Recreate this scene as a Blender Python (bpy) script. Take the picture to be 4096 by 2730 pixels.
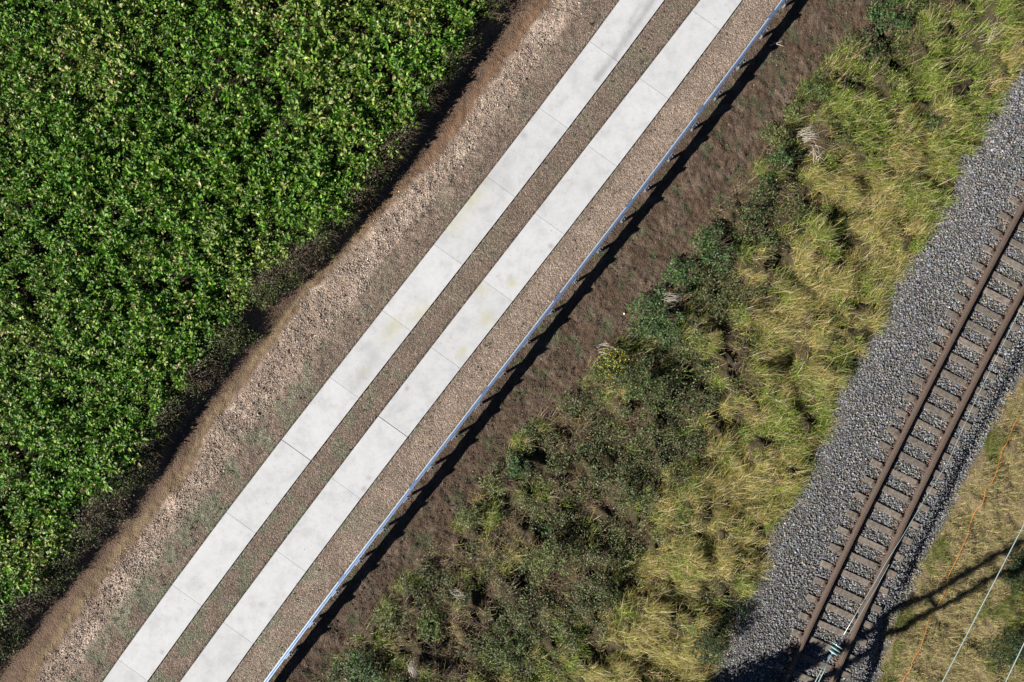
import bpy, math
import numpy as np
from mathutils import Vector, noise as mnoise

C = bpy.context.scene
for o in list(bpy.data.objects): bpy.data.objects.remove(o)
R = math.radians
rng = np.random.default_rng(7)

# ------------------------------------------------------------------ camera, world, sun, exposure
H = 25.0            # height of the drone over the concrete track
F = 3100.0          # focal length in pixels of the 4096 px wide photograph
cd = bpy.data.cameras.new('camera'); cam = bpy.data.objects.new('camera', cd)
C.collection.objects.link(cam); C.camera = cam
cam.location = (0, 0, H); cam.rotation_euler = (0, 0, 0)
cd.sensor_width = 36; cd.lens = 36 * F / 4096; cd.clip_end = 2000
SUN_EL = 27.5; SX, SY = 0.872, 0.489     # shadows fall towards (SX,SY)
wd = bpy.data.worlds.new('World'); C.world = wd; wd.use_nodes = True
nt = wd.node_tree; bg = nt.nodes['Background']
sky = nt.nodes.new('ShaderNodeTexSky'); sky.sky_type = 'NISHITA'; sky.sun_disc = False
sky.sun_elevation = R(SUN_EL); sky.altitude = 3500; sky.air_density = .4; sky.dust_density = .2
sky.sun_rotation = math.atan2(-SX, -SY)  # compass bearing of the sun
nt.links.new(sky.outputs[0], bg.inputs[0]); bg.inputs[1].default_value = 0.05
sd = bpy.data.lights.new('sun', 'SUN'); sd.energy = 5.0; sd.angle = R(0.5); sd.color = (1, 0.95, 0.88)
so = bpy.data.objects.new('sun', sd); C.collection.objects.link(so)
ce = math.cos(R(SUN_EL)); se = math.sin(R(SUN_EL))
so.rotation_euler = Vector((SX * ce, SY * ce, -se)).to_track_quat('-Z', 'Y').to_euler()
so.location = (-20, -12, 15)
C.view_settings.view_transform = 'Standard'; C.view_settings.look = 'None'
C.view_settings.exposure = 1.0; C.view_settings.gamma = 1
C.render.engine = 'CYCLES'

# ------------------------------------------------------------------ helpers
def tag(o, label=None, cat=None, group=None, kind=None):
    if label: o['label'] = label
    if cat: o['category'] = cat
    if group: o['group'] = group
    if kind: o['kind'] = kind
    return o
def link(name, me, parent=None):
    o = bpy.data.objects.new(name, me); C.collection.objects.link(o)
    if parent: o.parent = parent
    return o
def empty(name, loc=(0, 0, 0), rz=0):
    o = link(name, None); o.location = loc; o.rotation_euler = (0, 0, rz); return o
def mesh_np(name, V, Q, mat, col=None, smooth=False, parent=None, attrs=None):
    """V (n,3), Q (m,k) index array with k = 3 or 4, col (n,3)"""
    V = np.asarray(V, np.float32); Q = np.asarray(Q, np.int32); k = Q.shape[1]
    me = bpy.data.meshes.new(name)
    me.vertices.add(len(V)); me.vertices.foreach_set('co', V.ravel())
    me.loops.add(Q.size); me.loops.foreach_set('vertex_index', Q.ravel())
    me.polygons.add(len(Q)); me.polygons.foreach_set('loop_start', np.arange(0, Q.size, k, dtype=np.int32))
    me.polygons.foreach_set('loop_total', np.full(len(Q), k, np.int32))
    me.polygons.foreach_set('use_smooth', np.full(len(Q), bool(smooth)))
    me.update(calc_edges=True)
    if col is not None:
        a = me.color_attributes.new('Col', 'FLOAT_COLOR', 'POINT')
        c4 = np.ones((len(V), 4), np.float32); c4[:, :3] = col; a.data.foreach_set('color', c4.ravel())
    for kk, vv in (attrs or {}).items():
        a = me.attributes.new(kk, 'FLOAT', 'POINT'); a.data.foreach_set('value', np.asarray(vv, np.float32))
    if mat: me.materials.append(mat)
    return link(name, me, parent)
class MB:
    def __init__(s): s.v = []; s.f = []
    def box(s, c, size, rz=0, taper=1.0, ax=None):
        n = len(s.v); ca, sa = math.cos(rz), math.sin(rz)
        for z in (-1, 1):
            k = taper if z > 0 else 1
            for x, y in ((-1, -1), (1, -1), (1, 1), (-1, 1)):
                X, Y = x * size[0] / 2 * k, y * size[1] / 2 * k
                s.v.append((c[0] + X * ca - Y * sa, c[1] + X * sa + Y * ca, c[2] + z * size[2] / 2))
        s.f += [tuple(n + i for i in q) for q in ((3, 2, 1, 0), (4, 5, 6, 7), (0, 1, 5, 4), (1, 2, 6, 5), (2, 3, 7, 6), (3, 0, 4, 7))]
        return s
    def tube(s, pts, rad, sides=8, cap=True):
        n0 = len(s.v); pts = [Vector(p) for p in pts]
        rr = rad if hasattr(rad, '__len__') else [rad] * len(pts)
        for i, p in enumerate(pts):
            t = (pts[min(i + 1, len(pts) - 1)] - pts[max(i - 1, 0)]).normalized()
            a = t.orthogonal() if abs(t.z) > .9 else Vector((-t.y, t.x, 0))
            a.normalize(); b = t.cross(a)
            for k in range(sides):
                an = 2 * math.pi * k / sides
                s.v.append(tuple(p + a * math.cos(an) * rr[i] + b * math.sin(an) * rr[i]))
        for i in range(len(pts) - 1):
            for k in range(sides):
                k2 = (k + 1) % sides
                s.f.append((n0 + i * sides + k, n0 + i * sides + k2, n0 + (i + 1) * sides + k2, n0 + (i + 1) * sides + k))
        if cap:
            s.f.append(tuple(n0 + k for k in range(sides))[::-1])
            s.f.append(tuple(n0 + (len(pts) - 1) * sides + k for k in range(sides)))
        return s
    def sweep(s, prof, path, closed=True):
        """prof: list of (side, up); path: list of (pos Vector, side unit Vector)"""
        n0 = len(s.v); m = len(prof)
        for p, sd_ in path:
            for (a, b) in prof: s.v.append((p.x + sd_.x * a, p.y + sd_.y * a, p.z + b))
        for i in range(len(path) - 1):
            for k in range(m if closed else m - 1):
                k2 = (k + 1) % m
                s.f.append((n0 + i * m + k, n0 + (i + 1) * m + k, n0 + (i + 1) * m + k2, n0 + i * m + k2))
        if closed:
            s.f.append(tuple(n0 + k for k in range(m)))
            s.f.append(tuple(n0 + (len(path) - 1) * m + k for k in range(m))[::-1])
        return s
    def build(s, name, mat, parent=None, smooth=False, bevel=0):
        me = bpy.data.meshes.new(name); me.from_pydata(s.v, [], s.f); me.update()
        if smooth:
            for p in me.polygons: p.use_smooth = True
        me.materials.append(mat); o = link(name, me, parent)
        if bevel:
            b = o.modifiers.new('bevel', 'BEVEL'); b.width = bevel; b.segments = 2; b.limit_method = 'ANGLE'
        return o

# value noise in numpy
_lat = {}
def vn(x, y, scale, seed=0):
    x = np.asarray(x, float) / scale + 1000.37 + seed * 17.13; y = np.asarray(y, float) / scale + 1000.71 + seed * 7.77
    if seed not in _lat: _lat[seed] = np.random.default_rng(1000 + seed).random((257, 257))
    L = _lat[seed]
    xi = np.floor(x).astype(int); yi = np.floor(y).astype(int); fx = x - xi; fy = y - yi
    fx = fx * fx * (3 - 2 * fx); fy = fy * fy * (3 - 2 * fy)
    a = L[xi % 256, yi % 256]; b = L[(xi + 1) % 256, yi % 256]; c = L[xi % 256, (yi + 1) % 256]; d = L[(xi + 1) % 256, (yi + 1) % 256]
    return (a * (1 - fx) + b * fx) * (1 - fy) + (c * (1 - fx) + d * fx) * fy
def fbm(x, y, scale, seed=0, oct=3):
    s = 0; amp = 1; tot = 0
    for i in range(oct):
        s = s + amp * vn(x, y, scale / 2 ** i, seed + i * 31); tot += amp; amp *= .55
    return s / tot
def sstep(x, a, b):
    t = np.clip((x - a) / (b - a), 0, 1); return t * t * (3 - 2 * t)

# a photograph pixel (4096 x 2730) and a height give a place on the site
def W(px, py, z=0.0): return ((px - 2048) / F * (H - z), (1365 - py) / F * (H - z))
A = R(37); DX, DY = math.sin(A), math.cos(A); NX, NY = DY, -DX
def tw(X, Y): return X * DX + Y * DY, X * NX + Y * NY
def curve(pts, z=0.0, smooth=True):
    a = sorted([tw(*W(p[0], p[1], z)) for p in pts])
    t = np.array([q[0] for q in a]); w = np.array([q[1] for q in a])
    if smooth:       # extend the two ends along their mean direction
        pass
    k = min(3, len(t) - 1)
    s0 = (w[k] - w[0]) / (t[k] - t[0]); s1 = (w[-1] - w[-1 - k]) / (t[-1] - t[-1 - k])
    def f(tt):
        tt = np.asarray(tt, float); r = np.interp(tt, t, w)
        r = np.where(tt < t[0], w[0] + s0 * (tt - t[0]), r)
        return np.where(tt > t[-1], w[-1] + s1 * (tt - t[-1]), r)
    return f
def poly(pts, z=0.0, deg=3):
    a = np.array([tw(*W(p[0], p[1], z)) for p in pts]); c = np.polyfit(a[:, 0], a[:, 1], deg)
    tmin, tmax = a[:, 0].min(), a[:, 0].max(); dc = np.polyder(c)
    def f(tt):
        tt = np.asarray(tt, float); tc = np.clip(tt, tmin, tmax)
        return np.polyval(c, tc) + np.polyval(dc, tc) * (tt - tc)
    return f
L1p = [(2481,0),(2359,168),(2156,433),(1947,708),(1790,910),(1738,980),(1531,1244),(1321,1511),(1126,1758),(906,2049),(691,2340),(476,2639),(409,2730)]
L2p = [(2661,0),(2469,250),(2266,520),(2057,793),(1851,1062),(1644,1328),(1433,1598),(1242,1844),(1019,2134),(810,2421),(595,2720)]
R1p = [(2797,0),(2776,49),(2556,314),(2347,581),(2141,856),(1935,1125),(1726,1392),(1514,1665),(1327,1913),(1103,2200),(897,2491),(720,2730)]
R2p = [(2971,0),(2672,395),(2466,665),(2257,939),(2048,1213),(1841,1478),(1630,1752),(1439,1997),(1216,2293),(1010,2578),(906,2730)]
Gp = [(3136,0),(2951,250),(2730,546),(2452,910),(2005,1482),(1749,1820),(1366,2328),(1062,2730)]
cL1, cL2, cR1, cR2 = poly(L1p), poly(L2p), poly(R1p), poly(R2p)
cG = poly(Gp, .7)
cF = curve([(1947,0),(1830,145),(1714,348),(1560,560),(1390,790),(1219,968),(987,1142),(842,1345),(726,1520),(610,1694),(493,1849),(319,2052),(203,2226),(0,2447)], .5)
cE = curve([(2092,0),(1927,163),(1753,377),(1637,580),(1463,813),(1200,1171),(1010,1403),(785,1607),(669,1752),(600,1965),(445,2168),(271,2342),(0,2700)], .15)
cB = curve([(2150,46),(2010,232),(1801,534),(1714,633),(1598,755),(1219,1171),(1016,1461),(813,1723),(755,1866),(406,2302),(174,2633)])
cS = curve([(3554,0),(3537,75),(3369,163),(3293,261),(3212,360),(3090,552),(3009,679),(2846,842),(2701,1055),(2498,1316),(2382,1461),(2208,1607),(1918,1907),(1859,2081),(1656,2255),(1569,2371),(1482,2487),(1395,2575)])
cV = curve([(4096,273),(4025,377),(3967,464),(3938,586),(3833,627),(3839,772),(3775,842),(3729,922),(3659,1026),(3560,1171),(3531,1305),(3427,1461),(3357,1578),(3328,1694),(3287,1781),(3253,1866),(3183,1994),(3090,2139),(3044,2284),(2980,2435),(2864,2691)])
cQ = curve([(4096,1549),(3967,1781),(3926,1849),(3833,2052),(3746,2215),(3671,2389),(3589,2517),(3543,2730)])
railL = [(4096,830),(3985,1034),(3891,1213),(3775,1437),(3667,1653),(3569,1842),(3450,2078),(3311,2370),(3163,2690)]
railR = [(4096,1168),(3960,1420),(3792,1748),(3601,2139),(3415,2550),(3335,2730)]
cKL, cKR = poly(railL, .2, 2), poly(railR, .2, 2)
def cT(t): return (cKL(t) + cKR(t)) / 2

def zones(X, Y):
    t, w = tw(X, Y)
    return t, w, {k: f(t) for k, f in dict(F=cF, E=cE, B=cB, L1=cL1, L2=cL2, R1=cR1, R2=cR2, G=cG, S=cS, V=cV, Q=cQ, T=cT).items()}
gul = np.array([W(*p) for p in [(3540,60),(3565,170),(3590,250),(3640,330),(3690,430),(3740,500)]])
def seg_dist(X, Y, P):
    d = np.full(np.shape(X), 1e9)
    for (x0, y0), (x1, y1) in zip(P[:-1], P[1:]):
        vx, vy = x1 - x0, y1 - y0; L = vx * vx + vy * vy
        u = np.clip(((X - x0) * vx + (Y - y0) * vy) / L, 0, 1)
        d = np.minimum(d, np.hypot(X - x0 - u * vx, Y - y0 - u * vy))
    return d
HOLLOW = [W(*p) + (rr_, d_) for p, rr_, d_ in (((2110, 2340), .35, .6), ((2940, 2480), .6, .8), ((2720, 2420), .25, .4), ((3480, 830), .25, .4), ((3420, 1010), .25, .35), ((3180, 1480), .22, .4), ((3060, 1230), .2, .35))]
def hgt(X, Y):
    X = np.asarray(X, float); Y = np.asarray(Y, float)
    t, w, z = zones(X, Y)
    field = 1 - sstep(w, z['F'] - .05, z['E'] + .25)
    h = .42 * field + .1 * (fbm(X, Y, .8, 3) - .5) * field
    # dirt and stone shoulder
    sh = sstep(w, z['E'], z['B']) * (1 - sstep(w, z['L1'] - .5, z['L1'] - .12))
    h = h + sh * (.10 * (fbm(X, Y, .9, 5) - .5) + .03 * (vn(X, Y, .12, 8) - .5) + .04)
    rut = np.exp(-((w - z['B']) / .25) ** 2); h = h - .05 * rut
    # soil slope right of the guardrail
    sl = sstep(w, z['G'] - .15, z['G'] + .5)
    rise = .16 * sstep(-t, 4, 13)            # bank comes up towards the rail at the lower end
    toS = np.clip((w - z['G']) / np.maximum(z['S'] - z['G'], .1), 0, 1)
    h = h + sl * (-.02 + rise * (1 - toS) - .22 * toS ** 1.3)
    rough = sl * (1 - sstep(w, z['V'] - .5, z['V']))
    h = h + rough * (.06 * (fbm(X, Y, .5, 11) - .5) + .075 * (fbm(X, Y, .13, 14) - .5))
    # verge
    vg = sstep(w, z['S'], z['S'] + .6) * (1 - sstep(w, z['V'] - .6, z['V'] + .05))
    h = h + vg * (.7 * (fbm(X, Y, 1.5, 21) - .45) + .75 * (fbm(X, Y, .55, 24) - .5))
    h = h - .45 * np.exp(-(seg_dist(X, Y, gul) / .16) ** 2)
    for hx, hy, hr, hd in HOLLOW: h = h - hd * np.exp(-((X - hx) ** 2 + (Y - hy) ** 2) / hr ** 2)
    # ballast
    bl = sstep(w, z['V'] - .1, z['V'] + .7) * (1 - sstep(w, z['Q'] - .95, z['Q'] - .1))
    base = -.22 - .26 * sstep(w, z['T'], z['Q'])
    inb = sstep(w, z['V'] - .2, z['V'])
    tgt = base + (-.015 - base) * bl
    h = h * (1 - inb) + tgt * inb
    gr = sstep(w, z['Q'] - .1, z['Q'] + .3); h = h + .2 * gr
    h = h + gr * (.3 * (fbm(X, Y, .8, 41) - .5) + .16 * (fbm(X, Y, .3, 43) - .5))
    # small roughness of the gravel
    onroad = ((w > z['L1'] - .02) & (w < z['L2'] + .02)) | ((w > z['R1'] - .02) & (w < z['R2'] + .02))
    near = (w > z['B']) & (w < z['G'])
    h = h + np.where(near & ~onroad, .012 * (fbm(X, Y, .1, 51, 2) - .5) + .02 * (fbm(X, Y, .6, 53, 2) - .5), 0)
    h = np.where(onroad, -.06, h)
    return h

# ------------------------------------------------------------------ materials
def newmat(name):
    m = bpy.data.materials.new(name); m.use_nodes = True
    return m, m.node_tree, m.node_tree.nodes['Principled BSDF']
def N(nt, typ, **kw):
    n = nt.nodes.new(typ)
    for k, v in kw.items():
        if k.startswith('i_'):
            key = k[2:]; key = int(key) if key.isdigit() else key.replace('_', ' ')
            n.inputs[key].default_value = v
        else: setattr(n, k, v)
    return n
def ramp(nt, src, stops):
    r = nt.nodes.new('ShaderNodeValToRGB'); e = r.color_ramp.elements
    while len(e) < len(stops): e.new(.5)
    for k, (p, c) in enumerate(stops):
        e[k].position = p; e[k].color = (c if hasattr(c, '__len__') else (c, c, c)) + (1,) if hasattr(c, '__len__') else (c, c, c, 1)
    nt.links.new(src, r.inputs[0]); return r
def mixc(nt, a, b, fac, mode='MIX'):
    m = nt.nodes.new('ShaderNodeMix'); m.data_type = 'RGBA'; m.blend_type = mode
    for i, s in ((0, fac), (6, a), (7, b)):
        if hasattr(s, 'is_linked') or hasattr(s, 'links'): nt.links.new(s, m.inputs[i])
        elif hasattr(s, '__len__'): m.inputs[i].default_value = tuple(s) + (1,)
        else: m.inputs[i].default_value = s
    return m.outputs[2]
def leaf_mat(name, rough=.45, transl=.25, spec=.5):
    m, t, b = newmat(name); out = t.nodes['Material Output']
    a = N(t, 'ShaderNodeAttribute', attribute_name='Col')
    geo = N(t, 'ShaderNodeNewGeometry')
    nz = N(t, 'ShaderNodeTexNoise', i_Scale=40.0); t.links.new(geo.outputs['Position'], nz.inputs['Vector'])
    rr = ramp(t, nz.outputs[0], [(.3, .7), (.7, 1.25)])
    c = mixc(t, a.outputs[0], rr.outputs[0], 1.0, 'MULTIPLY')
    t.links.new(c, b.inputs['Base Color']); b.inputs['Roughness'].default_value = rough
    b.inputs['Specular IOR Level'].default_value = spec
    tr = N(t, 'ShaderNodeBsdfTranslucent'); t.links.new(c, tr.inputs[0])
    mx = N(t, 'ShaderNodeMixShader'); mx.inputs[0].default_value = transl
    t.links.new(b.outputs[0], mx.inputs[1]); t.links.new(tr.outputs[0], mx.inputs[2]); t.links.new(mx.outputs[0], out.inputs[0])
    return m
def solid(name, col, rough=.7, metal=0, var=.25, scale=8, bump=.0, rvar=False):
    m, t, b = newmat(name)
    tc = N(t, 'ShaderNodeTexCoord'); nz = N(t, 'ShaderNodeTexNoise', i_Scale=float(scale), i_Detail=6.0)
    t.links.new(tc.outputs['Object'], nz.inputs['Vector'])
    lo = tuple(max(0, c * (1 - var)) for c in col); hi = tuple(min(1, c * (1 + var)) for c in col)
    r = ramp(t, nz.outputs[0], [(.3, lo), (.7, hi)])
    oi = N(t, 'ShaderNodeObjectInfo'); ro = ramp(t, oi.outputs['Random'], [(0, .78), (1, 1.2)]) if rvar else None
    cc = mixc(t, r.outputs[0], ro.outputs[0], 1.0, 'MULTIPLY') if rvar else r.outputs[0]
    t.links.new(cc, b.inputs['Base Color']); b.inputs['Roughness'].default_value = rough; b.inputs['Metallic'].default_value = metal
    if bump:
        bp = N(t, 'ShaderNodeBump', i_Strength=bump, i_Distance=.01); t.links.new(nz.outputs[0], bp.inputs['Height']); t.links.new(bp.outputs[0], b.inputs['Normal'])
    return m
def ground_mat():
    m, t, b = newmat('ground')
    a = N(t, 'ShaderNodeAttribute', attribute_name='Col'); g = N(t, 'ShaderNodeAttribute', attribute_name='grain')
    geo = N(t, 'ShaderNodeNewGeometry'); P = geo.outputs['Position']
    v = N(t, 'ShaderNodeTexVoronoi', i_Scale=55.0); t.links.new(P, v.inputs['Vector'])
    v2 = N(t, 'ShaderNodeTexVoronoi', i_Scale=26.0); t.links.new(P, v2.inputs['Vector'])
    n1 = N(t, 'ShaderNodeTexNoise', i_Scale=9.0, i_Detail=8.0, i_Roughness=.7); t.links.new(P, n1.inputs['Vector'])
    n2 = N(t, 'ShaderNodeTexNoise', i_Scale=1.3, i_Detail=5.0); t.links.new(P, n2.inputs['Vector'])
    bw = N(t, 'ShaderNodeRGBToBW'); t.links.new(v.outputs['Color'], bw.inputs[0])
    bw2 = N(t, 'ShaderNodeRGBToBW'); t.links.new(v2.outputs['Color'], bw2.inputs[0])
    r1 = ramp(t, bw.outputs[0], [(.1, .55), (.5, .95), (.9, 1.6)])
    r2 = ramp(t, bw2.outputs[0], [(.1, .7), (.55, 1.0), (.9, 1.4)])
    r3 = ramp(t, n1.outputs[0], [(.3, .68), (.7, 1.32)])
    r4 = ramp(t, n2.outputs[0], [(.3, .86), (.7, 1.14)])
    c = mixc(t, a.outputs[0], r1.outputs[0], g.outputs['Fac'], 'MULTIPLY')
    c = mixc(t, c, r2.outputs[0], g.outputs['Fac'], 'MULTIPLY')
    c = mixc(t, c, r3.outputs[0], 1.0, 'MULTIPLY'); c = mixc(t, c, r4.outputs[0], 1.0, 'MULTIPLY')
    t.links.new(c, b.inputs['Base Color']); b.inputs['Roughness'].default_value = .95; b.inputs['Specular IOR Level'].default_value = .15
    ad = N(t, 'ShaderNodeMath', operation='MULTIPLY_ADD'); t.links.new(v2.outputs['Distance'], ad.inputs[0]); ad.inputs[1].default_value = -.8; t.links.new(n1.outputs[0], ad.inputs[2])
    bp = N(t, 'ShaderNodeBump', i_Strength=.8, i_Distance=.025); t.links.new(ad.outputs[0], bp.inputs['Height']); t.links.new(bp.outputs[0], b.inputs['Normal'])
    return m
def stone_mat(name, rough=.8):
    m, t, b = newmat(name); a = N(t, 'ShaderNodeAttribute', attribute_name='Col')
    t.links.new(a.outputs[0], b.inputs['Base Color']); b.inputs['Roughness'].default_value = rough; return m
def concrete_mat():
    m, t, b = newmat('concrete')
    geo = N(t, 'ShaderNodeNewGeometry'); P = geo.outputs['Position']; oi = N(t, 'ShaderNodeObjectInfo')
    st = N(t, 'ShaderNodeAttribute', attribute_name='stain'); dk = N(t, 'ShaderNodeAttribute', attribute_name='dark')
    n1 = N(t, 'ShaderNodeTexNoise', i_Scale=1.7, i_Detail=6.0, i_Roughness=.6); t.links.new(P, n1.inputs['Vector'])
    n2 = N(t, 'ShaderNodeTexNoise', i_Scale=60.0, i_Detail=3.0); t.links.new(P, n2.inputs['Vector'])
    n3 = N(t, 'ShaderNodeTexNoise', i_Scale=6.0, i_Detail=8.0, i_Roughness=.75); t.links.new(P, n3.inputs['Vector'])
    r1 = ramp(t, n1.outputs[0], [(.34, (.455, .465, .475)), (.5, (.52, .53, .54)), (.66, (.55, .56, .565))])
    r2 = ramp(t, n2.outputs[0], [(.3, .93), (.7, 1.05)])
    r3 = ramp(t, n3.outputs[0], [(.32, .88), (.46, 1.0), (.6, 1.03)])
    c = mixc(t, r1.outputs[0], r2.outputs[0], 1.0, 'MULTIPLY'); c = mixc(t, c, r3.outputs[0], 1.0, 'MULTIPLY')
    rr = ramp(t, oi.outputs['Random'], [(0, .95), (1, 1.03)]); c = mixc(t, c, rr.outputs[0], 1.0, 'MULTIPLY')
    vo = N(t, 'ShaderNodeTexVoronoi', i_Scale=5.0); t.links.new(P, vo.inputs['Vector'])
    sp = ramp(t, vo.outputs['Distance'], [(.035, .35), (.07, 1.0)])
    msk = N(t, 'ShaderNodeRGBToBW'); t.links.new(vo.outputs['Color'], msk.inputs[0])
    mk = ramp(t, msk.outputs[0], [(.6, 0.0), (.62, 1.0)])
    c = mixc(t, c, sp.outputs[0], mk.outputs[0], 'MULTIPLY')
    c = mixc(t, c, (.44, .42, .27), st.outputs['Fac']); c = mixc(t, c, (.30, .30, .31), dk.outputs['Fac'])
    t.links.new(c, b.inputs['Base Color']); b.inputs['Roughness'].default_value = .85
    bp = N(t, 'ShaderNodeBump', i_Strength=.15, i_Distance=.004); t.links.new(n2.outputs[0], bp.inputs['Height']); t.links.new(bp.outputs[0], b.inputs['Normal'])
    return m
M_ground = ground_mat(); M_conc = concrete_mat()
M_crop = leaf_mat('beet_leaf', .5, .3, .4); M_leaf = leaf_mat('leaf', .5, .25, .4); M_grass = leaf_mat('grass', .6, .3, .3)
M_stone = stone_mat('stone'); M_stem = leaf_mat('dry_stem', .8, .1, .2)
M_zinc = solid('galvanised_steel', (.48, .53, .60), .45, .8, .12, 25)
M_beam = solid('galvanised_beam_sky_tint', (.33, .47, .70), .4, .9, .15, 12)  # zinc tinted blue: the sky's reflection is put into the colour
M_crest = solid('glint_zinc', (.50, .57, .66), .5, .5, .08, 12)  # paler zinc that paints the sun's glint along the beam crest
M_side = solid('dirty_slab_side', (.09, .075, .062), .95)
M_rust = solid('rusty_steel', (.10, .072, .056), .7, 0, .3, 30, .3)
M_head = solid('worn_rail_head', (.15, .108, .082), .4, .4, .25, 20)
M_sleeper = solid('weathered_timber', (.165, .138, .112), .9, 0, .45, 14, .5, True)
M_iron = solid('iron_fastener', (.07, .045, .035), .8, 0, .3, 30)
M_wire = solid('wire_aluminium', (.50, .62, .60), .4, .3, .1, 5)
M_glass = solid('green_insulator_glass', (.30, .48, .45), .12, 0, .2, 10)
M_orange = solid('orange_cord', (.75, .22, .03), .7, 0, .15, 10)
M_pole = solid('pole_timber', (.12, .09, .07), .9, 0, .3, 10, .4)
M_bark = solid('pale_deadwood', (.48, .42, .36), .9, 0, .25, 20, .3)

# ------------------------------------------------------------------ ground: one graded sheet, cut along the material borders
def axis(half, step):
    c = list(np.arange(0, half + step, step)); s = step
    while c[-1] < 420: s *= 1.3; c.append(c[-1] + s)
    c = np.array(c); return np.concatenate([-c[:0:-1], c])
gx = axis(18.6, .05); gy = axis(13.2, .05)
GX, GY = np.meshgrid(gx, gy, indexing='ij')
far = sstep(np.maximum(np.abs(GX) - 25, np.abs(GY) - 20), 0, 30)
GZ = hgt(GX, GY) * (1 - far)
t, w, z = zones(GX, GY)
def lerp(c, col, m): return c * (1 - m[..., None]) + np.array(col) * m[..., None]
col = np.zeros(GX.shape + (3,)); col[:] = (.035, .028, .02)                    # field soil
grain = np.zeros(GX.shape)
jit = (fbm(GX, GY, .5, 61) - .5) * .5
mE = sstep(w + jit * .6, z['F'] + .15, z['F'] + .5); col = lerp(col, (.145, .098, .068), mE)     # earth at the foot of the bank
brown = np.exp(-((w + jit * .35 - z['B'] + .05) / .13) ** 2) * (.1 + 1.1 * fbm(GX, GY, .9, 63))
tt = sstep(t, -3, 4)[..., None]
col = col * (1 - np.clip(brown, 0, 1)[..., None]) + np.clip(brown, 0, 1)[..., None] * (np.array([.20, .12, .072]) * tt + np.array([.22, .165, .095]) * (1 - tt))
mSt = sstep(w + jit * .7, z['B'] + .08, z['B'] + .32); col = lerp(col, (.27, .205, .16), mSt); 
pale = mSt * sstep(fbm(GX, GY, .8, 66), .5, .68) * (1 - sstep(w, z['B'] + 1.2, z['B'] + 1.6)); col = lerp(col, (.42, .33, .265), pale * .85)
mFi = sstep(w + jit * .5, z['L1'] - 1.05, z['L1'] - .8); col = lerp(col, (.185, .142, .112), mFi)
green = sstep(fbm(GX, GY, .5, 68, 4) + .07 * sstep(-t, 2, 11), .53, .62) * sstep(w, z['B'] + .5, z['L1'] - .6) * (.35 + .5 * sstep(-t, 0, 9)); col = lerp(col, (.145, .155, .105), green * .9)
mid = (w > z['L2']) & (w < z['R1']); col[mid] = col[mid] * .92
mR = sstep(w, z['R2'] + .05, z['R2'] + .3); col = lerp(col, (.245, .19, .15), mR * (.6 + .4 * sstep(t, -9, -3)))
grain = np.maximum(grain, mSt); grain = grain * (1 - sstep(w, z['G'], z['G'] + .3) * .6)
mSo = sstep(w + jit * .25, z['G'] - .18, z['G'] + .12); col = lerp(col, (.092, .062, .043), mSo)
ms2 = mSo * sstep(fbm(GX, GY, .4, 71), .5, .7); col = lerp(col, (.135, .10, .074), ms2 * .7)
mg = mSo * sstep(fbm(GX, GY, .35, 73, 4), .58, .68) * (1 - sstep(w, z['V'] - .4, z['V'])); col = lerp(col, (.075, .085, .045), mg * .75)
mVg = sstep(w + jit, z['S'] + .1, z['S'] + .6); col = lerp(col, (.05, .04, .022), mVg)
mB = sstep(w, z['V'] - .1, z['V'] + .1); col = lerp(col, (.07, .065, .06), mB)
mQ = sstep(w + jit * .3, z['Q'] - .05, z['Q'] + .12); col = lerp(col, (.15, .115, .065), mQ)
zone = np.zeros(GX.shape, int)
for k, key, off in ((1, 'E', -.1), (2, 'G', -.05), (3, 'S', 0), (4, 'V', 0), (5, 'Q', 0)): zone[w > z[key] + off] = k
nx, ny = GX.shape; idx = np.arange(nx * ny).reshape(nx, ny)
quads = np.stack([idx[:-1, :-1], idx[1:, :-1], idx[1:, 1:], idx[:-1, 1:]], -1).reshape(-1, 4)
qz = zone[:-1, :-1].ravel()
VV = np.stack([GX, GY, GZ], -1).reshape(-1, 3); CC = col.reshape(-1, 3); gr_ = grain.ravel()
for k, nm in enumerate(['field_ground', 'gravel_path', 'soil_slope', 'verge_ground', 'ballast_bed', 'grass_ground']):
    q = quads[qz == k]; u, inv = np.unique(q, return_inverse=True)
    o = mesh_np(nm, VV[u], inv.reshape(-1, 4), M_ground, CC[u], True, attrs={'grain': gr_[u]}); tag(o, kind='structure')
del VV, CC, quads

# ------------------------------------------------------------------ vectorised plants and stones
def U(n, a=0., b=1.): return rng.random(n) * (b - a) + a
MX, MY = 18.3, 12.9
def scatter(n): return U(n, -MX, MX), U(n, -MY, MY)
def blades(P, az, L, wd_, e0, e1, col):
    """bent blades: elevation falls from e0 to e1 (radians)"""
    n = len(L); s = [0, .36, .7, 1.0]; wf = [1, .9, .6, .12]
    x = np.zeros(n); zz = np.zeros(n); rows = []; prev = 0
    ca, sa = np.cos(az), np.sin(az)
    for i, si in enumerate(s):
        if i:
            e = e0 + (e1 - e0) * (si + prev) / 2; d = (si - prev) * L
            x = x + np.cos(e) * d; zz = zz + np.sin(e) * d; prev = si
        hw = wd_ * wf[i] / 2
        c = np.stack([P[:, 0] + ca * x, P[:, 1] + sa * x, P[:, 2] + zz], -1)
        off = np.stack([-sa * hw, ca * hw, np.zeros(n)], -1)
        rows += [c - off, c + off]
    V = np.stack(rows, 1).reshape(-1, 3)
    b = (np.arange(n) * 8)[:, None]
    Q = np.concatenate([b + np.array([[2 * i, 2 * i + 1, 2 * i + 3, 2 * i + 2]]) for i in range(3)], 0)
    return V, Q, np.repeat(col, 8, 0)
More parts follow.
